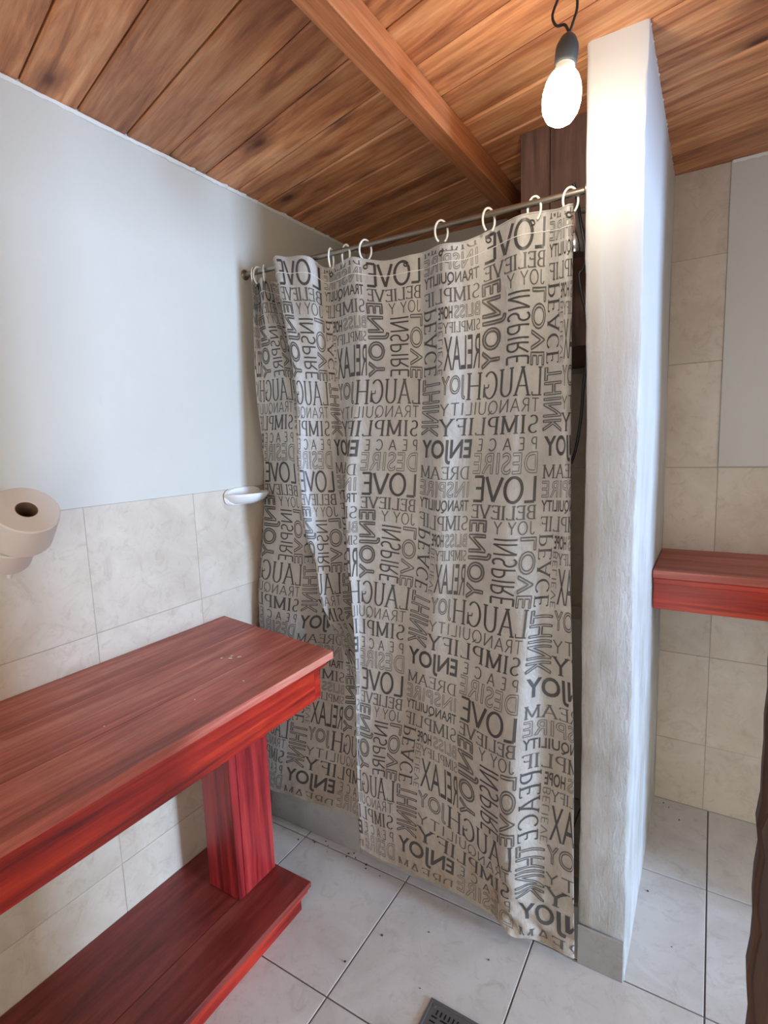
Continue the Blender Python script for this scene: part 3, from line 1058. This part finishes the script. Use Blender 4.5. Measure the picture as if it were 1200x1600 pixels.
LET = {
    'A': (0.74, [[(0, 0), (0.37, 1)], [(0.37, 1), (0.74, 0)], [(0.13, 0.34), (0.61, 0.34)]]),
    'B': (0.58, [[(0.06, 0), (0.06, 1)], [(0.06, 1), (0.3, 1)] + arc(0.3, 0.76, 0.22, 0.24, 90, -90) + [(0.06, 0.52)], [(0.3, 0.52)] + arc(0.3, 0.26, 0.26, 0.26, 90, -90) + [(0.06, 0)]]),
    'C': (0.72, [arc(0.4, 0.5, 0.38, 0.5, 42, 318, 24)]),
    'D': (0.72, [[(0.06, 0), (0.06, 1)], [(0.06, 1), (0.28, 1)] + arc(0.28, 0.5, 0.4, 0.5, 90, -90, 20) + [(0.06, 0)]]),
    'E': (0.54, [[(0.06, 0), (0.06, 1)], [(0.06, 1), (0.52, 1)], [(0.06, 0.52), (0.42, 0.52)], [(0.06, 0), (0.54, 0)]]),
    'F': (0.52, [[(0.06, 0), (0.06, 1)], [(0.06, 1), (0.52, 1)], [(0.06, 0.52), (0.42, 0.52)]]),
    'G': (0.76, [arc(0.4, 0.5, 0.38, 0.5, 42, 330, 24), [(0.74, 0.05), (0.74, 0.42)], [(0.5, 0.42), (0.76, 0.42)]]),
    'H': (0.72, [[(0.06, 0), (0.06, 1)], [(0.66, 0), (0.66, 1)], [(0.06, 0.52), (0.66, 0.52)]]),
    'I': (0.16, [[(0.08, 0), (0.08, 1)]]),
    'J': (0.42, [[(0.34, 1), (0.34, 0.24)] + arc(0.17, 0.22, 0.17, 0.22, 0, -170)]),
    'K': (0.66, [[(0.06, 0), (0.06, 1)], [(0.06, 0.4), (0.62, 1)], [(0.26, 0.6), (0.66, 0)]]),
    'L': (0.52, [[(0.06, 0), (0.06, 1)], [(0.06, 0), (0.52, 0)]]),
    'M': (0.86, [[(0.06, 0), (0.06, 1)], [(0.06, 1), (0.43, 0.08)], [(0.43, 0.08), (0.8, 1)], [(0.8, 1), (0.8, 0)]]),
    'N': (0.74, [[(0.06, 0), (0.06, 1)], [(0.06, 1), (0.68, 0)], [(0.68, 0), (0.68, 1)]]),
    'O': (0.82, [arc(0.41, 0.5, 0.38, 0.5, 0, 360, 32)]),
    'P': (0.56, [[(0.06, 0), (0.06, 1)], [(0.06, 1), (0.28, 1)] + arc(0.28, 0.73, 0.26, 0.27, 90, -90) + [(0.06, 0.46)]]),
    'Q': (0.82, [arc(0.41, 0.5, 0.38, 0.5, 0, 360, 32), [(0.46, 0.24), (0.78, -0.08)]]),
    'R': (0.62, [[(0.06, 0), (0.06, 1)], [(0.06, 1), (0.28, 1)] + arc(0.28, 0.75, 0.26, 0.25, 90, -90) + [(0.06, 0.5)], [(0.28, 0.5), (0.62, 0)]]),
    'S': (0.54, [arc(0.28, 0.75, 0.22, 0.25, 40, 270, 14) + arc(0.27, 0.25, 0.25, 0.25, 90, -145, 14)]),
    'T': (0.64, [[(0.32, 0), (0.32, 1)], [(0, 1), (0.64, 1)]]),
    'U': (0.70, [[(0.06, 1), (0.06, 0.3)] + arc(0.35, 0.3, 0.29, 0.3, 180, 360, 16) + [(0.64, 1)]]),
    'V': (0.72, [[(0, 1), (0.36, 0)], [(0.36, 0), (0.72, 1)]]),
    'X': (0.66, [[(0, 0), (0.66, 1)], [(0, 1), (0.66, 0)]]),
    'Y': (0.66, [[(0, 1), (0.33, 0.48)], [(0.66, 1), (0.33, 0.48)], [(0.33, 0.48), (0.33, 0)]]),
}


def ribbon(pl, wfun, closed=False):
    """quads along a polyline; returns list of 4-tuples of 2D points"""
    P = np.array(pl, float)
    n = len(P)
    d = np.zeros_like(P)
    if closed:
        d = np.roll(P, -1, 0) - np.roll(P, 1, 0)
    else:
        d[1:-1] = P[2:] - P[:-2]
        d[0], d[-1] = P[1] - P[0], P[-1] - P[-2]
    L = np.hypot(d[:, 0], d[:, 1])[:, None] + 1e-9
    d /= L
    nn = np.stack([-d[:, 1], d[:, 0]], -1)
    # mitre: widen on sharp bends
    w = np.array([wfun(dd) for dd in d])[:, None] / 2
    a, b = P + nn * w, P - nn * w
    out = []
    rng = range(n if closed else n - 1)
    for i in rng:
        j = (i + 1) % n
        out.append((a[i], b[i], b[j], a[j]))
    return out


def densify(pl, step, closed=False):
    out = []
    n = len(pl)
    for i in range(n if closed else n - 1):
        p, q = np.array(pl[i], float), np.array(pl[(i + 1) % n], float)
        L = np.hypot(*(q - p))
        k = max(1, int(math.ceil(L / step)))
        for s in range(k):
            out.append(tuple(p + (q - p) * s / k))
    if not closed:
        out.append(tuple(pl[-1]))
    return out


def word_strokes(text, thick, thin, serif, space=0.16, step=0.12):
    """solid lettering from centre lines; returns (quads, width)"""
    Q = []
    x = 0.0
    for ch in text:
        if ch == ' ':
            x += 0.4
            continue
        wd, strokes = LET[ch]
        for s in strokes:
            pl = densify([(x + p[0], p[1]) for p in s], step)
            ext = pl
            Q += ribbon(ext, lambda d: thin + (thick - thin) * abs(d[1]) ** 1.5)
            if serif:
                for end, nxt in ((pl[0], pl[1]), (pl[-1], pl[-2])):
                    dx, dy = abs(end[0] - nxt[0]), abs(end[1] - nxt[1])
                    if dy > dx and (abs(end[1]) < 0.02 or abs(end[1] - 1) < 0.02):
                        Q += ribbon([(end[0] - 0.13, end[1]), (end[0] + 0.13, end[1])], lambda d: thin)
                    elif dx >= dy and end[0] - x > 0.35:
                        s1 = -1 if end[1] > 0.8 else 1
                        Q += ribbon([(end[0], end[1]), (end[0], end[1] + 0.13 * s1)], lambda d: thin * 1.3)
        x += wd + space + (0.06 if serif else 0)
    return Q, x - space


FONTC = {}


def font_mesh(text, fill, weight, space):
    k = (text, fill, weight, space)
    if k in FONTC:
        return FONTC[k]
    cu = bpy.data.curves.new('word', 'FONT')
    cu.body = text
    cu.size = 1.0
    cu.space_character = space
    cu.resolution_u = 4
    cu.fill_mode = 'FRONT' if fill else 'NONE'
    cu.offset = weight
    ob = bpy.data.objects.new('word', cu)
    COL.objects.link(ob)
    dg = bpy.context.evaluated_depsgraph_get()
    dg.update()
    m = bpy.data.meshes.new_from_object(ob.evaluated_get(dg))
    v = np.array([q.co[:2] for q in m.vertices], float)
    bpy.data.objects.remove(ob)
    bpy.data.curves.remove(cu)
    lo_, hi = v.min(0), v.max(0)
    FONTC[k] = (m, v, lo_, hi)
    return FONTC[k]


def word_outline(text, line, space=1.05, wx=1.0, weight=0.012):
    """hollow lettering: a thin line along every contour of the built-in font. unit height; line in x/y units of the final box"""
    m, v, lo_, hi = font_mesh(text, False, weight, space)
    v = (v - lo_) / (hi[1] - lo_[1])
    v = v * np.array([wx, 1.0])
    adj = {}
    for e in m.edges:
        a, b = e.vertices
        adj.setdefault(a, []).append(b)
        adj.setdefault(b, []).append(a)
    seen = set()
    Q = []
    for s in adj:
        if s in seen:
            continue
        loop = [s]
        seen.add(s)
        cur_ = s
        while True:
            nx = [q for q in adj[cur_] if q not in seen]
            if not nx:
                break
            cur_ = nx[0]
            seen.add(cur_)
            loop.append(cur_)
        pl = densify([tuple(v[q]) for q in loop], 0.12, True)
        Q += ribbon(pl, lambda d: line, True)
    return Q, (hi[0] - lo_[0]) / (hi[1] - lo_[1]) * wx


def word_fill(text, space=1.0, wx=1.0, weight=0.0, cell=0.16):
    m, v, lo_, hi = font_mesh(text, True, weight, space)
    bm = bmesh.new()
    bm.from_mesh(m)
    sc = 1.0 / (hi[1] - lo_[1])
    for q in bm.verts:
        q.co = ((q.co.x - lo_[0]) * sc * wx, (q.co.y - lo_[1]) * sc, 0)
    wtot = (hi[0] - lo_[0]) * sc * wx
    for axis, mx in ((0, wtot), (1, 1.0)):
        c = cell
        while c < mx:
            nrm = (1, 0, 0) if axis == 0 else (0, 1, 0)
            pt = (c, 0, 0) if axis == 0 else (0, c, 0)
            bmesh.ops.bisect_plane(bm, geom=bm.verts[:] + bm.edges[:] + bm.faces[:], plane_co=pt, plane_no=nrm)
            c += cell
    bmesh.ops.triangulate(bm, faces=bm.faces)
    Q = [tuple(np.array(q.co[:2]) for q in f.verts) for f in bm.faces]
    bm.free()
    return Q, wtot


INK = {'ink_dark': [], 'ink_mid': [], 'ink_light': []}
ASP = 0.4 / H_T        # width of a repeat relative to its height


def put(Qw, s0, s1, t0, t1, ink, vertical=False):
    """lay a word into the box s0..s1 (screen left to right), t0..t1 (down); the print is seen from behind, so it is mirrored"""
    Q, w = Qw
    for q in Q:
        o = []
        for p in q:
            if not vertical:
                o.append((s1 - (p[0] / w) * (s1 - s0), t1 - p[1] * (t1 - t0)))
            else:                     # reads downwards, tops of the letters to the left
                o.append((s1 - p[1] * (s1 - s0), t0 + (p[0] / w) * (t1 - t0)))
        INK[ink].append(o)


def S(text, t0, t1, s0, s1, thick, thin, serif, sp=0.16, vertical=False):
    """strokes with the pen widths corrected for the stretch of the box (thick, thin in box-height units)"""
    return word_strokes(text, thick, thin, serif, sp)


# right half of the repeat (screen side), large words
put(S('LAUGH', 0, 0, 0, 0, 0.13, 0.05, True), -0.10, 0.50, 0.000, 0.112, 'ink_dark')
put(word_outline('JOY', 0.055, wx=1.0), -0.29, -0.115, 0.004, 0.108, 'ink_mid')
put(S('TRANQUILITY', 0, 0, 0, 0, 0.10, 0.085, False, 0.22), -0.29, 0.49, 0.125, 0.180, 'ink_mid')
put(S('SIMPLIFY', 0, 0, 0, 0, 0.14, 0.06, True, 0.2), -0.29, 0.49, 0.196, 0.270, 'ink_dark')
put(S('PEACE', 0, 0, 0, 0, 0.13, 0.10, False, 0.75), 0.03, 0.49, 0.290, 0.342, 'ink_mid')
put(word_outline('DESIRE', 0.05, 1.05), 0.01, 0.50, 0.352, 0.443, 'ink_light')
put(S('LOVE', 0, 0, 0, 0, 0.14, 0.115, False, 0.10), 0.03, 0.50, 0.456, 0.560, 'ink_dark')
put(S('BELIEVE', 0, 0, 0, 0, 0.15, 0.08, True, 0.14), 0.02, 0.50, 0.576, 0.630, 'ink_mid')
put(S('JOY Y', 0, 0, 0, 0, 0.11, 0.09, False, 0.2), 0.21, 0.50, 0.640, 0.692, 'ink_mid')
put(word_outline('ENJOY', 0.075, 1.02), 0.01, 0.195, 0.642, 0.985, 'ink_mid', True)
put(S('INSPIRE', 0, 0, 0, 0, 0.11, 0.10, False, 0.16), 0.215, 0.385, 0.708, 0.988, 'ink_dark', True)
put(word_outline('LOVE', 0.075, 1.0), 0.405, 0.520, 0.705, 0.992, 'ink_mid', True)
# narrow column
put(S('PEACE', 0, 0, 0, 0, 0.13, 0.06, True, 0.16), 0.545, 0.655, 0.700, 0.992, 'ink_dark', True)
put(S('BELIEVE', 0, 0, 0, 0, 0.11, 0.10, False, 0.2), 0.672, 0.708, 0.765, 0.995, 'ink_light', True)
put(word_outline('THINK', 0.075, 1.0), 0.535, 0.695, 0.005, 0.272, 'ink_mid', True)
put(word_fill('ENJOY', 1.0, 0.62, 0.02), 0.545, 0.975, 0.288, 0.400, 'ink_dark')
put(S('DREAM', 0, 0, 0, 0, 0.12, 0.06, True, 0.16), 0.545, 0.97, 0.412, 0.466, 'ink_mid')
put(word_outline('INSPIRE', 0.055, 1.05), 0.545, 0.98, 0.478, 0.545, 'ink_light')
put(word_fill('TRANQUILITY', 1.0, 0.6, 0.01), 0.545, 0.99, 0.556, 0.612, 'ink_dark')
put(S('SIMPLIF', 0, 0, 0, 0, 0.13, 0.07, True, 0.16), 0.545, 0.99, 0.625, 0.682, 'ink_mid')
put(word_fill('HOPE', 1.0, 0.7, 0.02), 0.675, 0.785, 0.700, 0.755, 'ink_dark')
put(word_outline('BLISS', 0.06, 1.05), 0.80, 0.99, 0.700, 0.755, 'ink_light')
put(S('SIMPLIFY', 0, 0, 0, 0, 0.13, 0.07, True, 0.16), 0.715, 0.99, 0.772, 0.815, 'ink_mid')
put(word_fill('RELAX', 1.0, 0.8, 0.0), 0.72, 0.99, 0.832, 0.978, 'ink_dark')

off = 0.0009
for ink, polys in INK.items():
    P3 = np.array([p for p in polys if len(p) == 3] or np.zeros((0, 3, 2)), float)
    P4 = np.array([p for p in polys if len(p) == 4] or np.zeros((0, 4, 2)), float)
    verts, faces = [], []
    base = 0
    for P in (P3, P4):
        if not len(P):
            continue
        for ku in range(-4, 2):
            for kt in range(-1, 3):
                q = P + np.array([ku, kt])
                ok = (q[:, :, 0].min(1) > UG[0] + 0.005) & (q[:, :, 0].max(1) < UG[-1] - 0.004) & (q[:, :, 1].min(1) > TG[0] + 0.012) & (q[:, :, 1].max(1) < TG[-1] - 0.02)
                q = q[ok]
                if not len(q):
                    continue
                nv = q.shape[1]
                flat = q.reshape(-1, 2)
                verts.append(cloth_pt(flat[:, 0], flat[:, 1], off))
                faces += (np.arange(len(flat)).reshape(-1, nv) + base).tolist()
                base += len(flat)
    me = bpy.data.meshes.new('printed_words')
    me.from_pydata((np.concatenate(verts) - np.array(ORI)).tolist(), [], faces)
    smooth(me)
    pr = link('printed_words', me, M[ink], cloth, ORI)
    pr['kind'] = 'stuff'

# top hem stitch and grommets
hem_u = np.linspace(UG[0] + 0.02, UG[-1] - 0.02, 420)
hp = cloth_pt(hem_u, np.full_like(hem_u, TG[0] + 0.075), 0.001)
link('hem_stitch', tube_mesh([Vector(p) - ORI for p in hp], 0.0011, 5), M['whiteplastic'], cloth, ORI)
hp = cloth_pt(hem_u, np.full_like(hem_u, TG[0] + 0.004), 0.0)
link('hem_edge', tube_mesh([Vector(p) - ORI for p in hp], 0.0016, 6), M['cloth'], cloth, ORI)
gm = lathe_mesh([(0.0045, -0.0012), (0.0045, 0.0012), (0.0065, 0.0016), (0.0085, 0.0), (0.0065, -0.0016), (0.0045, -0.0012)], 18)
for px in (404, 517, 571, 634, 689, 763, 831, 889):
    u = float(np.interp(px, np.maximum.accumulate(XPX[0][:24]), UK[:24]))
    a = cloth_pt(np.array([u]), np.array([TG[0] + 0.038]), 0.0012)[0]
    b2 = cloth_pt(np.array([u]), np.array([TG[0] + 0.038]), 0.01)[0]
    ob = link('grommet', gm, M['brass'], cloth, a)
    ob.rotation_euler = Vector((0, 0, 1)).rotation_difference(Vector(b2 - a).normalized()).to_euler()

# ------------------------------------------------------------------ hanging bulb
bl = thing('light_bulb', 'lit white bulb in a black rubber socket hanging on bare wires', 'light bulb', BULB)
tilt = Vector((0.10, 0.06, 1.0))
link('globe', lathe_mesh([(0, -0.056), (0.014, -0.054), (0.026, -0.046), (0.0345, -0.031), (0.038, -0.012), (0.0375, 0.004), (0.034, 0.02), (0.029, 0.032), (0.0265, 0.036), (0.0, 0.0362)], 32, tilt), M['bulb'], bl, BULB)
link('neck', lathe_mesh([(0, 0.0364), (0.0245, 0.0364), (0.0205, 0.044), (0.0185, 0.054), (0.018, 0.060), (0, 0.060)], 28, tilt), M['bulbneck'], bl, BULB)
link('socket', lathe_mesh([(0, 0.0545), (0.0195, 0.0545), (0.021, 0.056), (0.022, 0.059), (0.0225, 0.080), (0.0215, 0.090), (0.015, 0.104), (0.007, 0.112), (0.005, 0.114), (0, 0.114)], 28, tilt), M['socket'], bl, BULB)
tp = BULB + tilt.normalized() * 0.113
w1 = spline([tp - BULB, tp - BULB + Vector((-0.008, 0, 0.018)), tp - BULB + Vector((-0.026, 0.004, 0.026)), tp - BULB + Vector((-0.034, 0.006, 0.05)), tp - BULB + Vector((-0.020, 0.008, 0.085)), Vector((-0.008, 0.01, ZC - BULB.z - 0.001))])
w2 = spline([tp - BULB, tp - BULB + Vector((0.008, 0, 0.018)), tp - BULB + Vector((0.015, 0.002, 0.045)), tp - BULB + Vector((0.010, 0.004, 0.09)), Vector((0.004, 0.012, ZC - BULB.z - 0.001))])
for w in (w1, w2):
    link('wire', tube_mesh(w, 0.0027, 8), M['black'], bl, BULB)

# ------------------------------------------------------------------ toilet rolls on a slanted peg
AX = Vector((0.72, -0.10, 0.69)).normalized()
TC = Vector((-1.300, 0.596, 1.378))          # centre of the upper face


def roll(center_top, R, Lr, label, r_in=0.022):
    base = center_top - AX * Lr
    o = thing('toilet_roll', label, 'toilet roll', base)
    pr = [(r_in, 0.0), (R - 0.003, 0.0), (R, 0.003), (R, Lr - 0.003), (R - 0.003, Lr), (r_in + 0.001, Lr), (r_in, Lr - 0.001), (r_in, 0.0)]
    link('paper', lathe_mesh(pr, 44, AX), M['paper'], o, base)
    link('core', lathe_mesh([(r_in - 0.0002, 0.001), (r_in - 0.0002, Lr - 0.001), (r_in - 0.0015, Lr - 0.001), (r_in - 0.0015, 0.001), (r_in - 0.0002, 0.001)], 32, AX), M['cardboard'], o, base)
    return o


roll(TC, 0.067, 0.092, 'white toilet roll, upper one, its open core facing out')
roll(TC - AX * 0.098 + Vector((0, -0.022, 0.0)), 0.056, 0.07, 'white toilet roll pushed behind another on the same wall peg')
pg = TC - AX * 0.06
t_w = (XL - pg.x) / AX.x
me = tube_mesh([pg - pg, AX * t_w], 0.006, 12)
o = link('wall_peg', me, M['whiteplastic'], None, pg)
tag(o, 'slender slanted wall peg carrying the toilet rolls', 'peg')

# ------------------------------------------------------------------ soap dish
sd = thing('soap_dish', 'white ceramic soap dish on the wall beside the shower', 'soap dish', (XL, 1.415, 1.31))
bm = bmesh.new()
NA, NR = 28, 7
top, rings = [], []
lay = [  # (scale of outline, z) outside from underside up over the rim into the bowl
    (0.10, -0.030), (0.55, -0.026), (0.82, -0.014), (0.97, 0.002), (1.0, 0.009), (0.985, 0.0125), (0.95, 0.012), (0.88, 0.004), (0.70, -0.004), (0.35, -0.007), (0.05, -0.0075)]
for sc, z in lay:
    ring = []
    for k in range(NA + 1):
        a = -math.pi / 2 + math.pi * k / NA
        ring.append(bm.verts.new((0.092 * sc * math.cos(a) ** 0.75 if math.cos(a) > 1e-6 else 0.0, 0.092 * sc * math.sin(a), z)))
    rings.append(ring)
for A_, B_ in zip(rings, rings[1:]):
    for k in range(NA):
        bm.faces.new((A_[k], A_[k + 1], B_[k + 1], B_[k]))
bmesh.ops.recalc_face_normals(bm, faces=bm.faces)
me = bm_mesh('dish', bm)
smooth(me, math.radians(60))
link('dish', me, M['ceramic'], sd, (XL + 0.006, 1.415, 1.318))
bm = bmesh.new()
bv = []
for sgn, xx in ((0, 0.0), (1, 0.010)):
    ring = []
    for k in range(32):
        a = 2 * math.pi * k / 32
        e = 0.92 if sgn else 1.0
        ring.append(bm.verts.new((xx, 0.090 * e * math.copysign(abs(math.cos(a)) ** 0.6, math.cos(a)), 0.034 * e * math.copysign(abs(math.sin(a)) ** 0.7, math.sin(a)))))
    bv.append(ring)
for k in range(32):
    bm.faces.new((bv[0][k], bv[0][(k + 1) % 32], bv[1][(k + 1) % 32], bv[1][k]))
bm.faces.new(bv[1])
bm.faces.new(bv[0][::-1])
bmesh.ops.recalc_face_normals(bm, faces=bm.faces)
me = bm_mesh('back_plate', bm)
smooth(me, math.radians(40))
link('back_plate', me, M['ceramic'], sd, (XL + 0.0055, 1.415, 1.319))

# ------------------------------------------------------------------ floor drain
DX0, DX1, DY0d, DY1d = -0.595, -0.445, 0.972, 1.122
dr = thing('floor_drain', 'square dark slotted drain grate in the floor', 'drain', (-0.52, 1.047, 0))
box('frame', DX0, DX1, DY0d, DY0d + 0.008, 0.0004, 0.0052, M['castiron'], dr, bev=0.001)
box('frame', DX0, DX1, DY1d - 0.008, DY1d, 0.0004, 0.0052, M['castiron'], dr, bev=0.001)
box('frame', DX0, DX0 + 0.008, DY0d + 0.008, DY1d - 0.008, 0.0004, 0.0052, M['castiron'], dr, bev=0.001)
box('frame', DX1 - 0.008, DX1, DY0d + 0.008, DY1d - 0.008, 0.0004, 0.0052, M['castiron'], dr, bev=0.001)
box('grate_plate', DX0 + 0.0085, DX1 - 0.0085, DY0d + 0.0085, DY1d - 0.0085, 0.0004, 0.0042, M['castiron'], dr, bev=0.0006)
for k in range(9):
    x = DX0 + 0.030 + k * 0.0115
    for (ya, yb) in ((DY1d - 0.036, DY1d - 0.022), (DY0d + 0.022, DY0d + 0.036)):
        box('slot', x - 0.0022, x + 0.0022, ya, yb, 0.0043, 0.0047, M['void'], dr)
for k in range(6):
    y = DY0d + 0.045 + k * 0.0125
    for xa in (DX0 + 0.020, DX1 - 0.036):
        box('slot', xa, xa + 0.016, y - 0.0022, y + 0.0022, 0.0043, 0.0047, M['void'], dr)
    for xa in (DX0 + 0.045, DX0 + 0.08):
        box('slot', xa, xa + 0.026, y - 0.0022, y + 0.0022, 0.0043, 0.0047, M['void'], dr)
for (x, y) in ((DX0 + 0.017, DY1d - 0.017), (DX1 - 0.017, DY0d + 0.017)):
    link('screw', lathe_mesh([(0, 0.0043), (0.004, 0.0043), (0.0036, 0.0055), (0, 0.0058)], 14), M['castiron'], dr, (x, y, 0))

# crumbs lying on the floor
rr = random.Random(9)
bm = bmesh.new()
spots = [(-1.30, 1.40), (-1.22, 1.26), (-0.81, 1.215), (-0.635, 1.13), (-0.69, 1.295), (-0.86, 1.09), (-0.50, 1.30), (-1.18, 1.43), (-1.09, 1.435), (-0.13, 1.78), (-0.05, 1.60), (-0.10, 2.26), (-0.06, 2.2), (0.035, 1.95), (-0.12, 2.28)]
spots += [(rr.uniform(-1.25, -0.9), rr.uniform(1.40, 1.45)) for _ in range(10)]
for (x, y) in spots:
    r = rr.uniform(0.0018, 0.0042)
    m4 = Matrix.Translation((x, y, r * 0.5)) @ Matrix.Rotation(rr.uniform(0, 3), 4, 'Z') @ Matrix.Diagonal((r * rr.uniform(0.8, 1.8), r, r * 0.6, 1))
    bmesh.ops.create_icosphere(bm, subdivisions=1, radius=1.0, matrix=m4)
cr = link('crumbs', bm_mesh('crumbs', bm), M['debris'])
tag(cr, 'dark crumbs and dirt specks scattered on the floor tiles', 'dirt', kind='stuff')

# ------------------------------------------------------------------ rustic door standing open at the doorway
dl = thing('door_1', None, None, (0.5, 0.745, 0.0))
tag(dl, kind='structure')
rr = random.Random(21)
edges = [0.064, 0.30, 0.52, 0.74, 0.955]
for i in range(4):
    bm = bmesh.new()
    n = 60
    ring = []
    for j in range(n + 1):
        z = 0.012 + 2.02 * j / n
        if i == 0:
            xa = edges[0] + 0.002 * math.sin(z * 6) + rr.uniform(-0.0022, 0.0022) + (0.012 if 0.72 < z < 0.78 else 0) * 0.2
        else:
            xa = edges[i] + 0.002 + rr.uniform(-0.0005, 0.0005)
        xb_ = edges[i + 1] - 0.002
        ch = 0.006 + rr.uniform(-0.002, 0.003)
        ring.append([bm.verts.new(Vector(c) - Vector((0.5, 0.745, 0))) for c in
                     ((xa + ch, 0.725, z), (xb_, 0.725, z), (xb_, 0.765, z), (xa + ch * 0.6, 0.765, z), (xa, 0.758, z), (xa, 0.734, z))])
    for j in range(n):
        for k in range(6):
            bm.faces.new((ring[j][k], ring[j][(k + 1) % 6], ring[j + 1][(k + 1) % 6], ring[j + 1][k]))
    bm.faces.new(ring[0]); bm.faces.new(ring[-1][::-1])
    bmesh.ops.recalc_face_normals(bm, faces=bm.faces)
    link('plank', bm_mesh('plank', bm), M['doorwood'], dl, (0.5, 0.745, 0))
